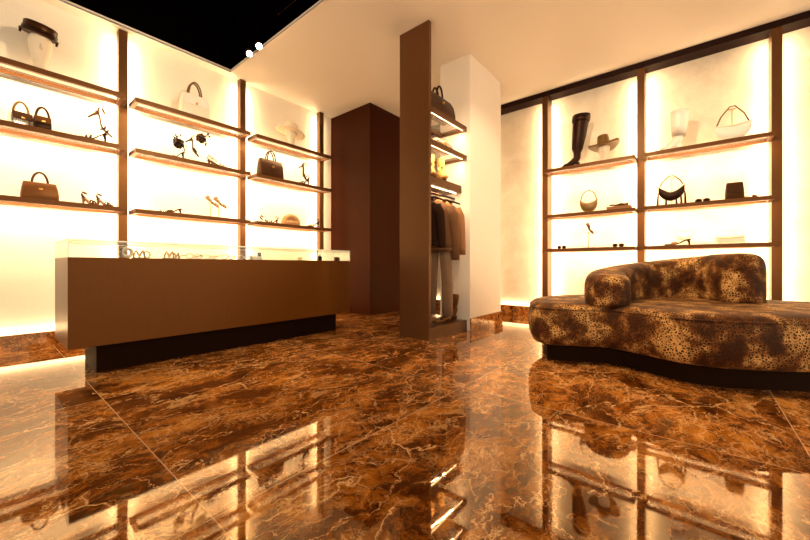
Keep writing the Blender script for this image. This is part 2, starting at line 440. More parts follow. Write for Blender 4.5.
# ------------------------------------------------------------------ display counter with glass case
CYF, CYB, CXL, CXR, CZ0, CZ1, CZG = 3.10, 3.70, .359, 2.756, .205, .804, .922
t = thing('display_counter', 'long brown display counter with glass case on top and recessed black plinth', 'counter', (CXL, CYF, 0))
W, D = CXR-CXL, CYB-CYF
obj('cabinet_body', B(0, W, 0, D, CZ0, CZ1), M['counter'], t, bevel=.003)
obj('plinth', B(.16, W-.11, .125, D-.06, 0, CZ0), M['plinth'], t)
g = obj('glass_case', B(0, .001, 0, .001, CZ1, CZ1+.001), M['glass'], t)
bm = bmesh.new(); e = .008
zt = CZG
box(bm, .002, W-.002, .002, .002+.004, CZ1, zt-e); box(bm, .002, W-.002, D-.006, D-.002, CZ1, zt-e)
box(bm, .002, .006, .006, D-.006, CZ1, zt-e); box(bm, W-.006, W-.002, .006, D-.006, CZ1, zt-e)
box(bm, .002+e, W-.002-e, .002+e, D-.002-e, zt-.006, zt-.001)
me = g.data; bm.to_mesh(me); bm.free()
bm = bmesh.new()
box(bm, .001, W-.001, .001, .001+.006, zt-e, zt); box(bm, .001, W-.001, D-.007, D-.001, zt-e, zt)
box(bm, .001, .007, .007, D-.007, zt-e, zt); box(bm, W-.007, W-.001, .007, D-.007, zt-e, zt)
for (xx, yy) in ((.001, .001), (W-.006, .001), (.001, D-.006), (W-.006, D-.006)): box(bm, xx, xx+.005, yy, yy+.005, CZ1, zt-e)
part(obj('glass_edge', bm, M['glass_edge'], g), 'pale polished glass edge')

# ------------------------------------------------------------------ centre clothing unit
PX0, PY0, PY1 = 2.84, 2.03, 2.41
t = thing('clothing_display_unit', 'tall bronze panel unit with open shelves beside the cream column', 'display unit', (PX0, PY0, 0))
part(obj('side_panel', B(0, .042, 0, PY1-PY0, 0, CEIL-.002), M['panel'], t, bevel=.002), 'tall bronze side panel')
w = CX0-PX0
obj('plinth', B(.042, w-.001, 0, PY1-PY0, 0, .117), M['panel'], t)
for z in (2.36, 2.025):
    bm = bmesh.new(); r = .03; d = .36
    box(bm, .042, w-.002, 0, r, z-.048, z); box(bm, .042, w-.002, d-r, d, z-.048, z)
    box(bm, .042, .042+r, r, d-r, z-.048, z); box(bm, w-.002-r, w-.002, r, d-r, z-.048, z)
    s = obj('shelf', bm, M['bronze'], t)
    obj('inset_panel', B(.042+r, w-.002-r, r, d-r, z-.03, z-.002), M['frost'], s)
    obj('light_strip', B(.08, w-.04, r+.004, r+.009, z-.046, z-.040), M['led'], s)
s = obj('shelf', B(.042, w-.002, .07, .37, 1.60, 1.685), M['bronze'], t)
obj('light_strip', B(.08, w-.04, .12, .126, 1.594, 1.5995), M['led'], s)
strip_lamp((3.28, PY0+.13, 1.59), (1,0,0), (.1,.5,-1), .5, .006, 3)
for z in (2.36, 2.025): strip_lamp((3.24, PY0+.05, z-.05), (1,0,0), (.1,.5,-1), .6, .006, 2.5)
obj('hanging_rail', T([(.042, .17, 1.545), (w-.001, .17, 1.545)], .012), M['darktrim'], t, smooth=True)

# ------------------------------------------------------------------ sofa
t = thing('sofa', 'curved leopard print velvet sofa with low wraparound back and dark plinth', 'sofa', (3.5, .1, 0))
OFF = Vector((3.5, .1, 0))
outl = [(2.92,1.05),(2.81,.99),(2.76,.84),(2.83,.68),(2.92,.50),(2.86,.30),(2.76,.08),(2.78,-.18),(2.96,-.50),(3.22,-.82),(3.60,-1.04),(3.98,-1.06),(4.27,-.88),(4.38,-.52),(4.40,-.1),(4.36,.28),(4.20,.62),(3.93,.93),(3.55,1.15),(3.18,1.15)]
ring0 = cr([(x, y, 0) for x, y in outl], 7, True)
ring0 = [p-OFF for p in ring0]
def inset(R, d):
    L = len(R); out = []
    for i, p in enumerate(R):
        tg = (R[(i+2) % L]-R[i-2]).normalized()
        out.append(p + Vector((tg.y, -tg.x, 0))*(-d))
    return out
# orientation: the outline runs counter-clockwise if area > 0
area = sum(ring0[i].x*ring0[(i+1) % len(ring0)].y-ring0[(i+1) % len(ring0)].x*ring0[i].y for i in range(len(ring0)))
sg = 1 if area > 0 else -1
def lv(d, z): return [Vector((p.x, p.y, z)) for p in inset(ring0, sg*d)]
# inset moves towards the inside for positive d
bm = bmesh.new()
rings(bm, [lv(.13,0), lv(.13,.135)])
obj('plinth', bm, M['plinth'], t, smooth=False)
bm = bmesh.new()
rings(bm, [lv(.10,.130), lv(.05,.136), lv(.022,.155), lv(.006,.20), lv(0,.27), lv(.002,.34), lv(.008,.395), lv(.022,.43), lv(.045,.448), lv(.09,.456), lv(.16,.459)])
obj('seat', bm, M['leopard'], t, smooth=True)
obj('piping', T([p+Vector((0,0,0)) for p in lv(.014,.418)], .005, closed=True, n=6), M['leopard'], t, smooth=True)
# back: swept along a curved centre line
cl = cr([(3.06,.51,0),(3.44,.55,0),(3.86,.42,0),(4.15,.16,0),(4.17,-.12,0),(3.91,-.29,0)], 14)
cl = [p-OFF for p in cl]
S = [0]
for a, b in zip(cl, cl[1:]): S.append(S[-1]+(b-a).length)
def ztop(s):
    u = s/S[-1]; return .685+.165*min(1, u*1.15)
prof = [(.15,.44),(.155,.50),(.155,0.30,'f'),(.155,.70,'f'),(.15,.86,'f'),(.135,.94,'f'),(.10,.985,'f'),(.05,1.0,'f'),(.0,1.003,'f')]
nc = 9
sides = []
for i, p in enumerate(cl):
    tg = (cl[min(i+1, len(cl)-1)]-cl[max(i-1, 0)]).normalized(); sides.append((p, Vector((tg.y, -tg.x, 0)), S[i]))
outline = []     # (centre, direction, s)
for p, n_, s in sides: outline.append((p, n_, s))
p, n_, s = sides[-1]; a0 = math.atan2(n_.y, n_.x)
for k in range(1, nc): a = a0+PI*k/nc; outline.append((p, Vector((math.cos(a), math.sin(a), 0)), s))
for p, n_, s in reversed(sides): outline.append((p, -n_, s))
p, n_, s = sides[0]; a0 = math.atan2(-n_.y, -n_.x)
for k in range(1, nc): a = a0+PI*k/nc; outline.append((p, Vector((math.cos(a), math.sin(a), 0)), s))
levels = []
zz0 = .448
fr_ = [(0,.150),(.08,.153),(.16,.155),(.24,.155),(.32,.155),(.40,.155),(.48,.155),(.56,.155),(.64,.154),(.72,.152),(.80,.148),(.87,.138),(.93,.120),(.97,.092),(.992,.055),(1.0,.0)]
buttons = [(.45,.45),(.75,.45),(1.05,.45),(.60,.75),(.90,.75),(1.2,.75),(1.35,.45),(.3,.75),(1.5,.75)]
for f, r in fr_:
    R = []
    for j, (p, n_, s) in enumerate(outline):
        rr = r
        if j < len(sides) and .05 < f < .9:      # tufting on the inner face
            for bs_, bf in buttons:
                dd = ((s-bs_)/.10)**2+((f-bf)/.22)**2
                rr -= .022*math.exp(-dd*1.6) if r > .1 else 0
        zt_ = ztop(s)
        R.append(Vector((p.x+n_.x*rr, p.y+n_.y*rr, zz0+(zt_-zz0)*f)))
    levels.append(R)
bm = bmesh.new(); rings(bm, levels, cap1=False)
bmesh.ops.remove_doubles(bm, verts=bm.verts, dist=.0004)
obj('backrest', bm, M['leopard'], t, smooth=True)

#ITEMS-BEGIN
# ------------------------------------------------------------------ goods: materials
LM = {}
LM['darkbrown'] = simple('dark_brown_leather', (.032,.009,.003), .4, var=.35, spec=.3, tint=(1,.6,.3))
LM['black'] = simple('black_leather', (.010,.003,.002), .42, spec=.25, tint=(1,.6,.4))
LM['brown'] = simple('brown_leather', (.10,.032,.007), .4, tint=(1,.6,.3))
LM['tan'] = simple('tan_suede', (.26,.11,.032), .7)
LM['yellowtan'] = simple('honey_suede', (.50,.26,.07), .7)
LM['cream'] = simple('cream_leather', (.82,.76,.62), .35, var=.04)
LM['white'] = simple('off_white_leather', (.86,.82,.74), .4, var=.03)
LM['silver'] = simple('silver_leather', (.75,.70,.64), .22, metal=.9, var=.1)
LM['gold'] = simple('gold_metal', (.62,.33,.08), .3, metal=.55, var=.1)
LM['oldgold'] = simple('bronze_gold_leather', (.15,.075,.014), .3, metal=.15, var=.3)
LM['woven'] = simple('woven_straw', (.45,.24,.09), .6, var=.5, scale=120, bstr=.6)
LM['head'] = simple('cream_display_head', (.72,.62,.48), .6, var=.05)
LM['straw'] = simple('pale_straw', (.78,.66,.48), .6, var=.06, scale=60)
LM['suede'] = simple('brown_suede_cloth', (.13,.050,.014), .85, var=.25, scale=9, sheen=.1)
LM['darkcloth'] = simple('dark_brown_cloth', (.030,.012,.006), .9, spec=.1)
LM['linen'] = simple('beige_linen_cloth', (.24,.14,.075), .85, var=.12, scale=14)
LM['red'] = simple('oxblood_acetate', (.18,.03,.015), .2, coat=.6)
LM['clear'] = M['glass']
LM['wood'] = simple('walnut_wood', (.25,.12,.05), .5, var=.2)
m, nt, out = newmat('snake_print_leather')
v = nt.nodes.new('ShaderNodeTexVoronoi'); v.inputs['Scale'].default_value = 60; nt.links.new(objco(nt), v.inputs['Vector'])
principled(nt, out, ramp(nt, v.outputs['Distance'], [(.25, (.03,.012,.007)), (.5, (.22,.11,.045)), (.75, (.62,.48,.32))]), .3)
LM['snake'] = m

def handbag(label, loc, rz, w, d, h, hh, mat, hmat, hw=.5, taper=.86, flap=None, nh=1, cat='handbag', group=None, hr=.009):
    t = thing('handbag', label, cat, loc, rz, group)
    obj('body', loft([(w*.94,d*.9,.015,0),(w,d,.02,.008),(w*1.0,d*.98,.02,h*.3),(w*(1+taper)/2,d*.8,.018,h*.7),(w*taper,d*.45,.014,h*.96),(w*taper*.97,d*.36,.01,h)]), mat, t, smooth=True)
    ys = [0] if nh == 1 else [-d*.16, d*.16]
    for y in ys:
        obj('handle', T([(-w*hw/2, y, h*.86)]+arc((0,0,h*.96), w*hw/2, hh-h*.96, PI, 0, 14, y)+[(w*hw/2, y, h*.86)], hr), hmat, t, smooth=True)
    if flap is not None:
        bm = B(-w*taper*.47, w*taper*.47, -d*.52, -d*.30, h*.52, h*.99)
        bmesh.ops.transform(bm, matrix=Matrix.Shear('XZ', 4, (0, 0)) if False else Matrix.Identity(4), verts=bm.verts)
        for vv in bm.verts:
            if vv.co.z > h*.8: vv.co.y += d*.18
        obj('flap', bm, flap, t, bevel=.004)
    obj('clasp', B(-.012, .012, -d*.53, -d*.40, h*.56, h*.66), LM['gold'], t, bevel=.002)
    for sx in (-1, 1): obj('handle_tab', T([(sx*w*hw/2, ys[0]-.006, h*.80), (sx*w*hw/2, ys[0]-.006, h*.95)], .009, n=8), hmat, t)
    return t

def hobo(label, loc, rz, w, d, h, top, mat, smat, dip=.45, strap='arch', lift=0, trim=None):
    t = thing('crescent_bag', label, 'handbag', loc, rz)
    R = []; n = 22
    for i in range(n+1):
        u = -1+2*i/n; uu = max(-.995, min(.995, u))
        zb = h*.72*(1-math.sqrt(1-uu*uu*.98)); ztp = h-h*dip*(1-abs(u)**1.6)
        ztp = max(ztp, zb+.008); hz = (ztp-zb)/2; th = max(.004, d/2*math.sqrt(1-uu*uu*.97))
        R.append([(u*w/2, th*math.cos(2*PI*k/14), lift+(zb+ztp)/2+hz*math.sin(2*PI*k/14)) for k in range(14)])
    bm = bmesh.new(); rings(bm, R); obj('body', bm, mat, t, smooth=True)
    if trim is not None:
        obj('trim', T([(u*w/2, -d*.26*math.sqrt(1-u*u*.9), lift+h-h*dip*(1-abs(u)**1.6)) for u in [-.97+1.94*i/16 for i in range(17)]], .005), trim, t, smooth=True)
    if strap == 'arch':
        obj('strap', T(arc((0,0,lift+h*.93), w*.44, top-lift-h*.93, PI, 0, 18), .0065), smat, t, smooth=True)
    else:
        obj('strap', T([(-w*.47,0,lift+h*.9),(-w*.32,0,lift+h+(top-lift-h)*.5),(-.02,0,top),(.02,0,top),(w*.32,0,lift+h+(top-lift-h)*.5),(w*.47,0,lift+h*.9)], .0065), smat, t, smooth=True)
    for sx in (-1, 1): obj('ring', xform(T([(.010*math.cos(a*PI/5), 0, .010*math.sin(a*PI/5)) for a in range(10)], .003, closed=True, n=6), Matrix.Translation((sx*w*.465,0,lift+h*.93))), LM['gold'], t, smooth=True)
    return t

def shoe_parts(t, L, hh, mat, smat, kind='sandal', heel=None, pom=None):
    W = L*.30
    def zc(u):      # u from heel 0 to toe 1
        k = max(0, min(1, (u-.05)/.58)); k = k*k*(3-2*k)
        return hh*(1-k)+.003
    R = []; n = 16
    for i in range(n+1):
        u = i/n
        wd = W*(.30+.20*math.sin(PI*min(1, u*1.15))**1.0 + .12*math.exp(-((u-.72)/.2)**2))*(1 if u < .9 else math.sqrt(max(.04, 1-((u-.9)/.105)**2)))
        z = zc(u)
        R.append([(u*L, -wd/2*1.0, z), (u*L, wd/2, z), (u*L, wd/2, z+.013), (u*L, -wd/2, z+.013)])
    bm = bmesh.new(); rings(bm, R); obj('sole', bm, mat, t)
    if hh > .025:
        obj('heel', T([(.012,0,0),(.014,0,hh*.5),(.022,0,hh+.002)], [.007,.009,.015], n=8), heel or mat, t, smooth=True)
    def loop(x, w, h, z0, lean=0): return [(x+lean*math.sin(PI*i/10), -w/2*math.cos(PI*i/10), z0+h*math.sin(PI*i/10)) for i in range(11)]
    if kind == 'sandal':
        obj('strap', T(loop(.74*L, W*.62, .030, zc(.74)+.003), .0075, flat=.7), smat, t, smooth=True)
        obj('strap', T(loop(.62*L, W*.58, .042, zc(.62)+.003, -.01), .006), smat, t, smooth=True)
        zh = zc(.08)
        obj('ankle_strap', T([(.01+.055*L*4*(1-math.cos(a*PI/6))/2, W*.26*math.sin(a*PI/6), zh+.055+.012*math.cos(a*PI/6)) for a in range(12)], .005, closed=True, n=6), smat, t, smooth=True)
        obj('heel_counter', T([(.03,-W*.2,zh+.004),(.0,-W*.1,zh+.035),(-.004,0,zh+.055),(.0,W*.1,zh+.035),(.03,W*.2,zh+.004)], .006), smat, t, smooth=True)
    elif kind == 'slide':
        bm = bmesh.new(); rs = []
        for x in (.50, .58, .68, .76): rs.append([(x*L, -W*.32*math.cos(PI*i/10), zc(x)+.004+(.034-.01*abs(x-.62)*6)*math.sin(PI*i/10)) for i in range(11)])
        rings(bm, rs, closed_u=False, cap0=False, cap1=False); o = obj('upper', bm, smat, t, smooth=True)
        s = o.modifiers.new('thick', 'SOLIDIFY'); s.thickness = .003
    elif kind == 'pump':
        rs = []
        for i in range(13):
            u = i/12; z = zc(u)+.004
            top = (.045 if u < .25 else .045-.025*((u-.25)/.25) if u < .5 else .02+.012*math.sin(PI*(u-.5)/.5)) if u < .97 else .008
            wd = W*(.52+.2*math.sin(PI*min(1, u*1.1)))*(1 if u < .8 else max(.12, 1-(u-.8)/.21))
            rs.append([(u*L, wd/2*math.cos(a*PI/6), z+top/2+top/2*math.sin(a*PI/6)) for a in range(12)])
        bm = bmesh.new(); rings(bm, rs); obj('upper', bm, smat, t, smooth=True)
    if pom is not None:
        c = Vector((.06, 0, hh+.10))
        rng = random.Random(3); bm = bmesh.new(); bmesh.ops.create_icosphere(bm, subdivisions=3, radius=.046, matrix=Matrix.Translation(c))
        for v_ in bm.verts: v_.co += (v_.co-c)*rng.uniform(-.25, .4)
        obj('pompom', bm, pom, t)
        obj('ankle_strap', T([(.01,0,hh+.004),(.0,0,hh+.05),(.03,0,hh+.09)], .008, flat=.6), pom, t, smooth=True)
        bm = bmesh.new()
        for k in range(10):
            d = Vector((rng.uniform(-.2, 1), rng.uniform(-.8,.8), rng.uniform(-.1,1))).normalized()
            tube(bm, [c+d*.03, c+d*.080, c+d*.095], [.0018,.0018,.009], n=6)
            bmesh.ops.create_icosphere(bm, subdivisions=1, radius=.010, matrix=Matrix.Translation(c+d*.098))
        obj('bead_spray', bm, pom, t)

def shoe(label, loc, rz, L, hh, mat, smat, kind='sandal', pitch=0, roll=0, pom=None, group=None, heel=None, cat='sandal', name=None):
    t = thing((name or cat).replace(' ', '_'), label, cat, loc, rz, group)
    t.rotation_euler = (roll, pitch, rz)
    shoe_parts(t, L, hh, mat, smat, kind, heel, pom)
    return t
def stand(label, loc, h, rz=0, mat=None, base=(.09,.05), name='shoe_stand', top=.0):
    mat = mat or LM['clear']
    t = thing(name, label, 'display stand', loc, rz)
    obj('base', B(-base[0]/2, base[0]/2, -base[1]/2, base[1]/2, 0, .006), mat, t, bevel=.002)
    obj('rod', T([(0,0,.006),(0,0,h-.006)], .0035), mat, t, smooth=True)
    obj('rest', B(-.02-top, .02+top, -.012, .012, h-.006, h), mat, t, bevel=.002)
    return t
def sunglasses(label, loc, rz, fm, lm, s=1.0, cat='sunglasses', group=None):
    t = thing('sunglasses', label, cat, loc, rz, group, s)
    for sx in (-1, 1):
        pts = [(sx*.035+.029*math.cos(a*PI/9), -.02, .024+.021*math.sin(a*PI/9)) for a in range(18)]
        obj('rim', T(pts, .0035, closed=True, n=6), fm, t, smooth=True)
        bm = bmesh.new(); bm.faces.new([bm.verts.new(p) for p in pts]); bmesh.ops.solidify(bm, geom=bm.faces[:], thickness=.0015)
        obj('lens', bm, M['glass'] if lm in (LM['straw'], LM['white']) else lm, t)
        obj('temple', T([(sx*.064,-.02,.032),(sx*.066,.03,.030),(sx*.062,.10,.026),(sx*.058,.12,.008)], .003, n=6), fm, t, smooth=True)
    obj('bridge', T([(-.008,-.02,.030),(0,-.022,.034),(.008,-.02,.030)], .003, n=6), fm, t, smooth=True)
    return t
def boot(label, loc, rz, h, mat, r0=.075, L=.24, hh=.03, group=None, cuff=None, lean=0, name='tall_boot', cat='boot'):
    t = thing(name, label, cat, loc, rz, group)
    a = .045
    pts = [(-.01+lean,0,h),(-.006+lean*.8,0,h*.85),(0+lean*.5,0,h*.6),(.004,0,h*.35),(.004,0,hh+.15),(.006,0,hh+.09),(.025,0,hh+.055),(.065,0,hh*.6+.04),(.11,0,.032),(.16,0,.024),(L-.02,0,.017),(L+.015,0,.012)]
    rr = [r0,r0*.97,r0*.86,r0*.68,.046,.044,.047,.040,.034,.028,.018,.006]
    obj('upper', T([p for p in pts], rr, n=18), mat, t, smooth=True)
    obj('heel', loft([(.045,.045,.012,0),(.05,.05,.014,hh),(.06,.055,.014,hh+.02)]), mat, t)
    obj('sole', B(.03, L, -.024, .024, 0, .007), LM['darkbrown'], t, bevel=.003)
    if cuff is not None:
        bm = bmesh.new(); rings(bm, [ell(r0*1.02,r0*1.02,h*.86,cx=lean*.9-.008), ell(r0*1.12,r0*1.12,h*.90,cx=lean*.9-.008), ell(r0*1.10,r0*1.06,h*1.0,cx=lean-.01), ell(r0*.9,r0*.9,h*1.005,cx=lean-.01)])
        obj('cuff', bm, cuff, t, smooth=True)
    return t
def head(label, loc, rz, h, s=1.0):
    t = thing('mannequin_head', label, 'mannequin head', loc, rz)
    prof = [(.045,.048,0),(.044,.050,.02),(.042,.050,.18),(.048,.058,.30),(.062,.070,.42),(.074,.086,.58),(.078,.096,.72),(.074,.094,.86),(.055,.070,.96),(.02,.03,1.0)]
    bm = bmesh.new(); rings(bm, [ell(a*s, b*s, z*h, cy=-.012*s*math.sin(z*PI)) for a, b, z in prof]); obj('head_form', bm, LM['head'], t, smooth=True)
    bm = bmesh.new(); tube(bm, [(0,-.092*s,h*.66),(0,-.112*s,h*.54),(0,-.098*s,h*.52)], [.006*s,.012*s,.007*s], n=8); obj('nose', bm, LM['head'], t, smooth=True)
    return t
def hat(label, loc, rot, rb, rc, hc, mat, band, curl=0, style='flat'):
    t = thing('hat', label, 'hat', loc); t.rotation_euler = rot
    n = 36
    def br(r, z): 
        P = []
        for k in range(n):
            a = 2*PI*k/n; x, y = math.cos(a), math.sin(a)
            P.append((r*x, r*y*(.92 if style == 'cowboy' else 1), z+curl*(abs(x)**2.2)*max(0, (r-rc)/(rb-rc+1e-6))))
        return P
    bm = bmesh.new()
    L = [br(rc*.98, -.006), br(rb*.6+rc*.4, -.008), br(rb, -.006), br(rb*1.005, 0), br(rb, .005), br(rb*.6+rc*.4, .002), br(rc*1.0, .004), br(rc*.96, hc*.5)]
    if style == 'cone': L += [br(rc*.80, hc*.8), br(rc*.5, hc*.97), br(rc*.2, hc)]
    elif style == 'cowboy': L += [br(rc*.88, hc*.85), br(rc*.80, hc*1.0), br(rc*.55, hc*.97), br(rc*.2, hc*.84)]
    else: L += [br(rc*.95, hc*.9), br(rc*.86, hc), br(rc*.3, hc*1.01)]
    rings(bm, L); obj('hat_body', bm, mat, t, smooth=True)
    bm = bmesh.new(); rings(bm, [br(rc*1.015, .008), br(rc*1.0, min(hc*.4, .035))], cap0=False, cap1=False)
    o = obj('hat_band', bm, band, t, smooth=True); s_ = o.modifiers.new('thick', 'SOLIDIFY'); s_.thickness = .003
    return t

YL = 4.44; XR = 4.985
def Lp(px, k, dy=0): return (on_back(px, YL+dy), YL+dy, zl[k]+.001)
def Rp(px, k, dx=0): return (XR+dx, on_side(px, XR+dx), zr[k]+.001)
RZ = -PI/2
# ---- left wall, left bay
p = Lp(40, 0)
head('cream display head under the dark hat, top shelf at far left', p, 0, .35, 1.0)
h_ = hat('dark brown flat hat with wide brim on the cream head, top left shelf', (p[0]-.005, p[1]-.01, p[2]+.335), (math.radians(16), math.radians(7), 0), .124, .112, .085, LM['darkbrown'], LM['black'])
for sx in (-1, 1): obj('buckle', B(sx*.112-.008, sx*.112+.008, -.014, .008, -.035, .004), LM['black'], h_, bevel=.002)
handbag('small silver top-handle bag with dark front, leftmost on the middle left shelf', (on_back(21, 4.46), 4.46, zl[1]+.001), .25, .15, .09, .135, .225, LM['silver'], LM['oldgold'], .62, .9, LM['darkbrown'])
handbag('small brown and black bag with dark arched handle beside the silver bag', (on_back(42.5, 4.385), 4.385, zl[1]+.001), .10, .112, .08, .118, .20, LM['black'], LM['darkbrown'], .72, .97, LM['brown'])
p = Lp(97, 1)
stand('clear shoe stand holding up the tilted strappy sandal, left bay', (p[0]+.01, p[1]+.05, p[2]), .20)
shoe('brown strappy heeled sandal tilted toe down in left bay, above its pair', (p[0]-.07, p[1]+.03, p[2]+.25), -.1, .25, .085, LM['darkbrown'], LM['darkbrown'], pitch=math.radians(42))
shoe('dark strappy heeled sandal standing low on the middle left shelf', (p[0]+.065, p[1]-.06, p[2]), PI+.12, .21, .075, LM['black'], LM['darkbrown'])
handbag('brown structured handbag with round handle on the lowest left shelf', (on_back(40, 4.43), 4.43, zl[2]+.001), .05, .235, .10, .155, .245, LM['brown'], LM['darkbrown'], .42, .88)
for px, lab in ((84.5, 'brown toe-ring sandal nearer the brown handbag, lowest left shelf'), (99.5, 'brown toe-ring sandal nearer the post, lowest left shelf')):
    p = Lp(px, 2); shoe(lab, (p[0]-.01, p[1]+.05, p[2]), -PI/2+.5, .19, .06, LM['brown'], LM['darkbrown'], group=None)
# ---- left wall, middle bay
handbag('large cream top-handle handbag on the top shelf of the middle bay', (on_back(194.5, YL), YL, zl[0]+.001), .05, .30, .13, .265, .415, LM['cream'], LM['oldgold'], .46, .90, LM['white'], nh=2)
p = Lp(176, 1)
shoe('black heeled sandal with dark pompom standing on middle shelf of middle bay', (p[0]+.085, p[1], p[2]), PI+.1, .19, .085, LM['black'], LM['black'], 'slide', pom=LM['black'])
stand('clear shoe stand under the raised pompom sandal', (p[0]+.12, p[1]+.07, p[2]), .20)
shoe('black heeled sandal with dark pompom tilted up above its pair', (p[0]+.09, p[1]+.02, p[2]+.235), -.1, .21, .075, LM['black'], LM['black'], 'slide', pitch=math.radians(48), pom=LM['black'])
p = Lp(217, 1)
shoe('flat snake-print sandal lying in front on the middle shelf of middle bay', (p[0]-.13, p[1]-.06, p[2]), .05, .25, .04, LM['darkbrown'], LM['snake'], 'sandal')
shoe('flat snake-print sandal lying behind its pair on middle shelf', (p[0]-.04, p[1]+.06, p[2]), .10, .24, .05, LM['brown'], LM['snake'], 'sandal')
p = Lp(172, 2)
shoe('slim dark kitten-heel sandal left on the lowest shelf of middle bay', (p[0]+.09, p[1]-.02, p[2]), PI+.1, .19, .05, LM['darkbrown'], LM['darkbrown'], 'slide')
shoe('slim pale strappy sandal behind the dark one, lowest shelf of middle bay', (p[0]+.02, p[1]+.07, p[2]), PI+.3, .17, .04, LM['silver'], LM['silver'], 'slide')
for px, lab, dx in ((210.5, 'left', 0), (218.5, 'right', 0)):
    p = Lp(px, 2)
    stand('thin metal rod stand under the %s raised snake-print shoe' % lab, (p[0], p[1], p[2]), .165, 0, LM['gold'])
    s_ = shoe('snake-print flat shoe raised on rod stand, %s of the pair in middle bay' % lab, (p[0]-.06, p[1]+.03, p[2]+.215), -.5, .18, .012, LM['tan'], LM['snake'], 'pump', pitch=math.radians(34), cat='flat shoe')
# ---- left wall, right bay
p = Lp(291, 0)
head('cream display head under the white hat, top shelf of right bay', p, 0, .30, .9)
hat('wide-brimmed white straw hat on the display head, near the dark corner', (p[0]-.01, p[1], p[2]+.225), (math.radians(6), math.radians(10), 0), .205, .105, .13, LM['straw'], LM['cream'], style='cone', curl=-.02)
handbag('large black tote with twin handles on middle shelf of right bay', (on_back(270.5, YL), YL, zl[1]+.001), .05, .34, .14, .25, .375, LM['darkbrown'], LM['black'], .36, .96, nh=2)
p = Lp(303, 1)
stand('clear shoe stand under the raised wine-brown sandal, right bay', (p[0]-.01, p[1]+.06, p[2]), .22)
shoe('wine-brown strappy sandal raised toe down on middle shelf of right bay', (p[0]-.07, p[1]+.03, p[2]+.255), .0, .24, .09, LM['darkbrown'], LM['darkbrown'], pitch=math.radians(48))
shoe('wine-brown strappy sandal standing below its raised pair, right bay', (p[0]+.07, p[1]-.05, p[2]), PI+.2, .20, .085, LM['darkbrown'], LM['darkbrown'])
p = Lp(262, 2); shoe('small dark low sandal at the left end of lowest shelf of right bay', (p[0]-.02, p[1], p[2]), .2, .15, .028, LM['cream'], LM['darkbrown'])
p = Lp(274, 2); shoe('small strappy sandal beside the woven bag, lowest shelf of right bay', (p[0]+.06, p[1], p[2]), PI-.2, .15, .04, LM['brown'], LM['darkbrown'])
# woven half-moon bag: solid of revolution-like half disc with an opening
p = Lp(291, 2)
t = thing('woven_bag', 'woven straw half-moon bag with round handle opening, lowest right-bay shelf', 'handbag', p)
R = []
n = 26
for i in range(n+1):
    a = PI*i/n; ro = .148; ri = .055
    c = Vector(((ro+ri)/2*math.cos(a), 0, .035+(ro*.78+ri)/2*math.sin(a))); hd = Vector((math.cos(a), 0, math.sin(a)))*((ro-ri)/2)
    R.append([c+hd*math.cos(2*PI*k/10)+Vector((0, .035*math.sin(2*PI*k/10), 0)) for k in range(10)])
bm = bmesh.new(); rings(bm, R); obj('arched_handle', bm, LM['woven'], t, smooth=True)
obj('body', loft([(.22,.07,.03,0),(.28,.09,.04,.015),(.295,.09,.04,.045),(.28,.07,.03,.062)]), LM['woven'], t, smooth=True)
p = Lp(312, 2); shoe('brown strappy heeled sandal nearest the end of lowest right-bay shelf', (p[0]+.09, p[1]-.05, p[2]), PI+.1, .22, .07, LM['darkbrown'], LM['darkbrown'])

# ---- right wall, left bay
p = Rp(577.5, 0)
t_ = boot('tall black over-knee boot on the top shelf of the right wall', p, RZ+PI+.2, .66, LM['black'], .098, .19, .03, cuff=LM['black'], lean=-.035)
p = Rp(604, 0)
head('pale gold display head under the cowboy hat', p, RZ, .24, .85)
hat('bronze-gold cowboy hat with upturned brim on the display head', (p[0]+.0, p[1], p[2]+.185), (math.radians(-4), math.radians(-6), RZ), .175, .074, .155, LM['oldgold'], LM['brown'], .055, 'cowboy')
p = Rp(563, 1); shoe('flat cream slipper at the left end of middle shelf, right wall', (p[0], p[1]+.10, p[2]), RZ, .2, .01, LM['cream'], LM['white'], 'slide', cat='slipper')
p = Rp(588.5, 1); hobo('gold metallic crescent bag with thin ring handle, right wall', (p[0], p[1], p[2]), RZ, .205, .09, .165, .285, LM['oldgold'], LM['oldgold'], .22)
p = Rp(619, 1)
t = thing('shoe_box', 'low tan box with dark sandals on it, middle shelf of right wall', 'box', (p[0], p[1], p[2]), RZ)
obj('base', B(-.125, .125, -.06, .06, 0, .032), LM['tan'], t, bevel=.003); obj('lid', B(-.128, .128, -.063, .063, .024, .042), LM['tan'], t, bevel=.003)
shoe('dark brown sandal lying on the tan box, in front', (p[0]-.03, p[1]+.10, p[2]+.042), RZ+.05, .20, .012, LM['darkbrown'], LM['darkbrown'], 'slide')
shoe('brown sandal lying on the tan box, behind', (p[0]+.032, p[1]-.10, p[2]+.042), RZ+PI-.05, .19, .03, LM['brown'], LM['darkbrown'], 'slide')
p = Rp(562, 2); sunglasses('dark sunglasses at the left end of the lowest right-wall shelf', p, RZ, LM['darkbrown'], LM['black'], .85)
p = Rp(618.5, 2); sunglasses('oxblood sunglasses right of the raised sandal, lowest right-wall shelf', p, RZ, LM['red'], LM['brown'], .95)
p = Rp(588.5, 2)
stand('dark metal stand holding the raised open sandal, lowest right-wall shelf', p, .20, RZ, LM['darkbrown'], (.15,.07))
shoe('dark open slide sandal raised on the metal stand, right wall', (p[0]-.01, p[1]+.045, p[2]+.285), RZ-.35, .17, .012, LM['cream'], LM['darkbrown'], 'pump', pitch=math.radians(50), cat='slide sandal')
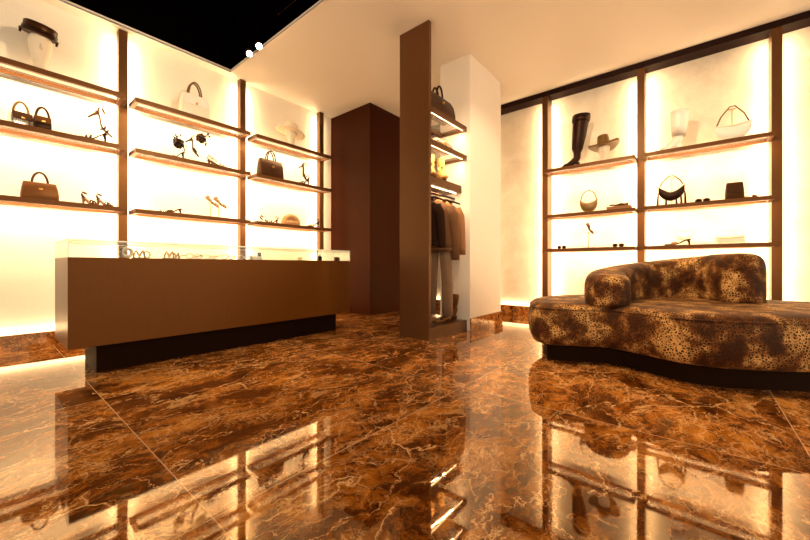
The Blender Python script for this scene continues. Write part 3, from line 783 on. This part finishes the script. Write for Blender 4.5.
# ---- right wall, right bay
p = Rp(679, 0)
boot('off-white calf boot on the top shelf beside the cream hobo', p, RZ+PI, .43, LM['white'], .088, .15, .04, lean=.0)
p = Rp(732, 0)
stand('gold stand propping up the strap of the cream hobo bag', (p[0], p[1], p[2]), .335, RZ, LM['gold'], name='bag_stand', top=.01)
hobo('cream crescent hobo bag with chain strap on top right shelf', (p[0]-.055, p[1], p[2]), RZ, .275, .08, .165, .345, LM['white'], LM['oldgold'], .14, 'tri', trim=LM['cream'])
p = Rp(671.5, 1)
stand('gold stand propping up the dark crescent bag with hanging tassels', (p[0]+.01, p[1], p[2]), .315, RZ, LM['gold'], name='bag_stand', top=.01)
hb = hobo('dark brown crescent bag with cream trim and hanging tassels', (p[0]-.05, p[1], p[2]), RZ, .235, .07, .175, .325, LM['black'], LM['oldgold'], .45, 'tri', lift=.045, trim=LM['cream'])
for x, z1 in ((-.118, .14), (-.045, .075), (.045, .075), (.085, .10), (.118, .14)):
    obj('tassel', T([(x,-.012,z1),(x*1.03,-.014,z1*.6),(x*1.05,-.012,.004)], [.006,.009,.011], n=7), LM['darkbrown'], hb, smooth=True)
p = Rp(702.5, 1); sunglasses('oxblood sunglasses between the tasselled bag and brown pouch', p, RZ, LM['red'], LM['brown'], .95)
p = Rp(734.5, 1)
t = thing('pouch_bag', 'dark brown soft pouch bag standing on the middle right shelf', 'handbag', (p[0]-.0, p[1], p[2]), RZ)
obj('body', loft([(.12,.07,.03,0),(.148,.09,.035,.012),(.15,.09,.04,.06),(.142,.07,.03,.12),(.128,.04,.015,.172),(.122,.03,.012,.182)]), LM['darkbrown'], t, smooth=True)
obj('flap', loft([(.128,.006,.002,.075),(.125,.006,.002,.165)]), LM['darkbrown'], t).location = (0,-.045,0)
obj('strap', T([(.07,0,.03),(.09,.0,.012),(.10,-.01,.006)], .005), LM['tan'], t, smooth=True)
p = Rp(751, 1); shoe('flat tan and brown slide sandal beside the brown pouch', (p[0], p[1]+.06, p[2]), RZ+.1, .14, .012, LM['tan'], LM['darkbrown'], 'slide', cat='slide sandal')
p = Rp(684, 2)
hobo('pale cream rounded bag behind a brown shoe, lowest right shelf', (p[0]+.05, p[1], p[2]), RZ, .14, .07, .12, .16, LM['cream'], LM['cream'], .12, 'arch', lift=.03)
shoe('dark brown low-heeled pointed shoe in front of the pale rounded bag', (p[0]-.05, p[1]-.06, p[2]), RZ+PI+.0, .23, .05, LM['darkbrown'], LM['tan'], 'slide', cat='shoe')
p = Rp(729.5, 2)
t = thing('clutch_bag', 'cream clutch with rounded fold on the lowest right shelf', 'clutch bag', (p[0], p[1], p[2]), RZ)
obj('body', loft([(.20,.05,.02,0),(.235,.065,.03,.015),(.235,.06,.03,.06),(.20,.04,.02,.10),(.18,.03,.012,.108)]), LM['cream'], t, smooth=True)
obj('flap', T([(-.115,-.034,.068),(0,-.036,.060),(.115,-.034,.068)], .004), LM['gold'], t, smooth=True)
obj('strap', T(arc((0,0,.09), .075, .055, PI, 0, 12), .003), LM['cream'], t, smooth=True)

# ---- centre unit
handbag('dark brown structured handbag on the top shelf of the clothing unit', (3.17, 2.15, 2.361), 0, .50, .17, .225, .33, LM['darkbrown'], LM['black'], .22, .90, nh=2, hr=.011)
t = thing('clutch_bag', 'pale snake-print clutch on the second shelf of the clothing unit', 'clutch bag', (3.24, 2.16, 2.026), 0)
obj('body', loft([(.38,.12,.03,0),(.40,.14,.04,.015),(.38,.13,.04,.06),(.26,.07,.02,.10),(.24,.05,.02,.108)]), LM['snake'], t, smooth=True)
obj('clasp', B(-.02,.02,-.074,-.055,.045,.07), LM['gold'], t, bevel=.002)
for x, y, lab in ((3.12, 2.21, 'honey suede ankle boot nearer the bronze panel'), (3.31, 2.20, 'honey suede ankle boot nearer the cream column')):
    boot(lab+', third shelf', (x, y, 1.686), -2.2, .265, LM['yellowtan'], .048, .13, .02, name='ankle_boot')
# clothes on the rail
def hanger(label, x, y, z):
    t = thing('clothes_hanger', label, 'hanger', (x, y, z), PI/2)
    obj('hook', T([(0,0,0),(0,0,.045),(.012,0,.062),(.006,0,.078),(-.01,0,.072)], .003, n=6), LM['gold'], t, smooth=True)
    obj('shoulder_bar', T([(-.19,0,-.05),(-.1,0,-.012),(0,0,0),(.1,0,-.012),(.19,0,-.05)], [.009,.012,.013,.012,.009]), LM['black'], t, smooth=True)
    return t
def jacket(label, x, y, z, mat, hw=.20, L=.56, sl=.64, rz=PI/2, open_=False):
    t = thing('jacket', label, 'jacket', (x, y, z), rz)
    R = []; n = 40
    for zz, w_, d_ in ((-L, hw*1.02, .060), (-L*.85, hw*1.0, .062), (-L*.6, hw*.95, .060), (-L*.35, hw*.93, .062), (-.14, hw*.97, .065), (-.09, hw*.95, .055), (-.055, hw*.72, .045), (-.02, hw*.38, .042), (.012, hw*.27, .04)):
        r = []
        for k in range(n):
            a = 2*PI*k/n; f = 1+.10*math.sin(5*a+zz*6)*min(1, -zz*2.2 if zz < 0 else 0)
            r.append((w_*math.copysign(abs(math.cos(a))**.8, math.cos(a)), d_*f*math.sin(a), zz))
        R.append(r)
    bm = bmesh.new(); rings(bm, R); obj('body', bm, mat, t, smooth=True)
    for s in (-1, 1):
        obj('sleeve', T([(s*hw*.86,0,-.085),(s*hw*1.02,-.012,-.17),(s*hw*1.08,-.02,-.34),(s*hw*1.10,-.03,-.50),(s*hw*1.08,-.035,-sl)], [.045,.055,.050,.046,.044], n=14), mat, t, smooth=True)
    obj('collar', T([(-.07,-.045,-.05),(-.055,-.03,.015),(0,.03,.03),(.055,-.03,.015),(.07,-.045,-.05)], [.012,.02,.02,.02,.012], flat=.8), mat, t, smooth=True)
    obj('hem_band', loft([(hw*2.06,.128,.06,-L-.012),(hw*2.08,.132,.06,-L+.03)], 6), mat, t, smooth=True)
    return t
ZR = 1.545
hanger('black clothes hanger carrying the brown suede jacket', 3.26, 2.20, ZR-.06)
jacket('brown suede jacket hanging in the clothing unit above the beige trousers', 3.26, 2.20, ZR-.075, LM['suede'], .185, .56, .66)
hanger('black clothes hanger close to the bronze panel, mostly hidden', 3.05, 2.20, ZR-.06)
jacket('dark jacket hanging closest to the bronze panel, mostly hidden', 3.05, 2.22, ZR-.075, LM['darkcloth'], .165, .50, .52)
hanger('black clothes hanger nearest the cream column, above a slim cardigan', 3.41, 2.20, ZR-.06)
jacket('light brown cardigan hanging nearest the cream column, behind the suede jacket', 3.41, 2.21, ZR-.075, LM['tan'], .185, .52, .60)
t = thing('trousers', 'beige linen trousers hanging under the brown suede jacket', 'trousers', (3.26, 2.19, 0), PI/2)
for s in (-1, 1):
    R = []
    for zz, cx, w_, d_ in ((.205,s*.112,.062,.045),(.35,s*.110,.064,.042),(.55,s*.104,.066,.045),(.75,s*.092,.068,.048),(.95,s*.078,.072,.05)):
        R.append([(cx+w_*math.cos(2*PI*k/30)*(1+.07*math.sin(7*2*PI*k/30+zz*3)), d_*math.sin(2*PI*k/30)*(1+.12*math.sin(5*2*PI*k/30+zz*5)), zz) for k in range(30)])
    bm = bmesh.new(); rings(bm, R); obj('trouser_leg', bm, LM['linen'], t, smooth=True)
obj('waistband', loft([(.30,.09,.04,.92),(.28,.08,.035,1.0)], 5), LM['linen'], t, smooth=True)
boot('tall brown boot at the right end of the clothing unit plinth', (3.50, 2.14, .118), PI-.4, .30, LM['brown'], .05, .20, .03)
shoe('brown pointed shoe in front of the tall boot, under the trousers', (3.33, 2.09, .118), PI-.55, .20, .03, LM['brown'], LM['tan'], 'pump', cat='shoe')
shoe('brown pointed shoe on the plinth nearest the bronze panel', (3.12, 2.14, .118), PI-.5, .20, .03, LM['brown'], LM['tan'], 'pump', cat='shoe')

# ---- goods inside the counter's glass case
DZ = CZ1+.001
def cx(px, y): return on_back(px, y)
def place(px, y): return (cx(px, y), y, DZ)
def sculpt(label, loc, rz, s=1):
    t = thing('earring_display', label, 'jewellery', loc, rz, None, s)
    obj('twist', T([(-.03,0,.006),(-.026,0,.03),(-.015,.004,.05),(-.005,0,.03),(.0,0,.008),(.010,0,.03),(.020,-.004,.052),(.028,0,.03),(.032,0,.004)], [.005,.006,.008,.006,.005,.006,.008,.006,.004]), LM['gold'], t, smooth=True)
    obj('base', B(-.038,.038,-.012,.012,0,.006), LM['tan'], t, bevel=.002); return t
def bangle(label, loc, rz, r, mat, rt=.008):
    t = thing('bangle', label, 'bangle', loc, rz)
    obj('band', T([(r*math.cos(a*PI/12), 0, r+rt+r*math.sin(a*PI/12)) for a in range(24)], rt, closed=True), mat, t, smooth=True)
    obj('clasp', B(-.008,.008,-rt*1.1,rt*1.1,0,rt*1.4), LM['gold'], t, bevel=.001); return t
bangle('thick cream bangle at the left end of the counter case', place(127, 3.25), .1, .030, LM['cream'], .012)
t = thing('ring_stand', 'small brown ring stand beside the cream bangle', 'jewellery', place(121, 3.22), 0)
bm = bmesh.new(); rings(bm, [ell(.016,.016,0), ell(.014,.014,.006), ell(.006,.006,.012), ell(.005,.005,.06), ell(.012,.012,.064), ell(.010,.010,.070)]); obj('cone', bm, LM['brown'], t, smooth=True)
obj('ring', T([(.012*math.cos(a*PI/8), .012*math.sin(a*PI/8), .045) for a in range(16)], .003, closed=True, n=6), LM['gold'], t, smooth=True)
sculpt('gold twisted earrings in the case, left group behind the cream bangle', place(139, 3.25), 0, 1.15)
bangle('small gold bangle right of the left gold earrings', place(147, 3.3), .4, .025, LM['gold'], .005)
sculpt('gold twisted earrings in the case, below the middle bay sandals', place(169, 3.25), 0, 1.1)
sculpt('gold twisted earring set just right of the middle gold earrings', place(176, 3.34), .5, .95)
for px, lab, lm_, fm in ((193, 'gold-rimmed sunglasses, leftmost pair in the counter case', 'straw', 'gold'), (209, 'pale clear-rimmed sunglasses, second pair in the counter case', 'white', 'straw'), (227, 'pale gold sunglasses, third pair in the counter case', 'straw', 'gold'), (243, 'cream sunglasses, rightmost pair in the counter case', 'white', 'cream')):
    sunglasses(lab, place(px, 3.27 if px in (193,227) else 3.40), .05, LM[fm], LM[lm_], .98)
t = thing('small_box', 'small white box with dark dividers in the counter case', 'box', place(256, 3.28), 0)
obj('base', B(-.05,.05,-.03,.03,0,.035), LM['white'], t, bevel=.002)
obj('lid', B(.03,.036,-.03,.03,.035,.072), LM['darkbrown'], t)
sculpt('gold twisted earrings towards the right part of the counter case', place(300, 3.3), 0, .7)
t = thing('perfume_bottle', 'dark perfume bottle with pale cap near the right end of case', 'bottle', place(320, 3.25), 0)
obj('bottle_body', B(-.018,.018,-.012,.012,0,.05), LM['black'], t, bevel=.003); obj('cap', B(-.009,.009,-.009,.009,.05,.07), LM['cream'], t, bevel=.002)
t = thing('small_box', 'small brown box at the far right end of the counter case', 'box', place(339, 3.33), 0)
obj('base', B(-.05,.05,-.03,.03,0,.03), LM['brown'], t, bevel=.002); obj('lid', B(-.052,.052,-.032,.032,.03,.045), LM['brown'], t, bevel=.002)
#ITEMS-END

# ------------------------------------------------------------------ warm world fill added to brighten the room, camera
w = bpy.data.worlds.new('world'); SC.world = w; w.use_nodes = True
bg = w.node_tree.nodes['Background']; bg.inputs[0].default_value = (1.0,.80,.57,1); bg.inputs[1].default_value = 1.0
cam = bpy.data.cameras.new('camera'); co_ = bpy.data.objects.new('camera', cam); COL.objects.link(co_)
co_.location = (0, 0, H)
fwd = Vector((CT, ST, 0))
co_.rotation_euler = (PI/2, 0, math.atan2(-fwd.x, fwd.y))
cam.sensor_fit = 'HORIZONTAL'; cam.sensor_width = 36; cam.lens = 36*FPX/810
cam.shift_y = -(270-HOR)/810
cam.clip_start = .02
SC.camera = co_
SC.view_settings.view_transform = 'Standard'; SC.view_settings.look = 'None'
SC.view_settings.gamma = 1; SC.view_settings.exposure = 1.0
SC.cycles.max_bounces = 8; SC.cycles.diffuse_bounces = 5; SC.cycles.glossy_bounces = 4; SC.cycles.transparent_max_bounces = 12
SC.cycles.sample_clamp_indirect = 6
SC.cycles.use_denoising = True
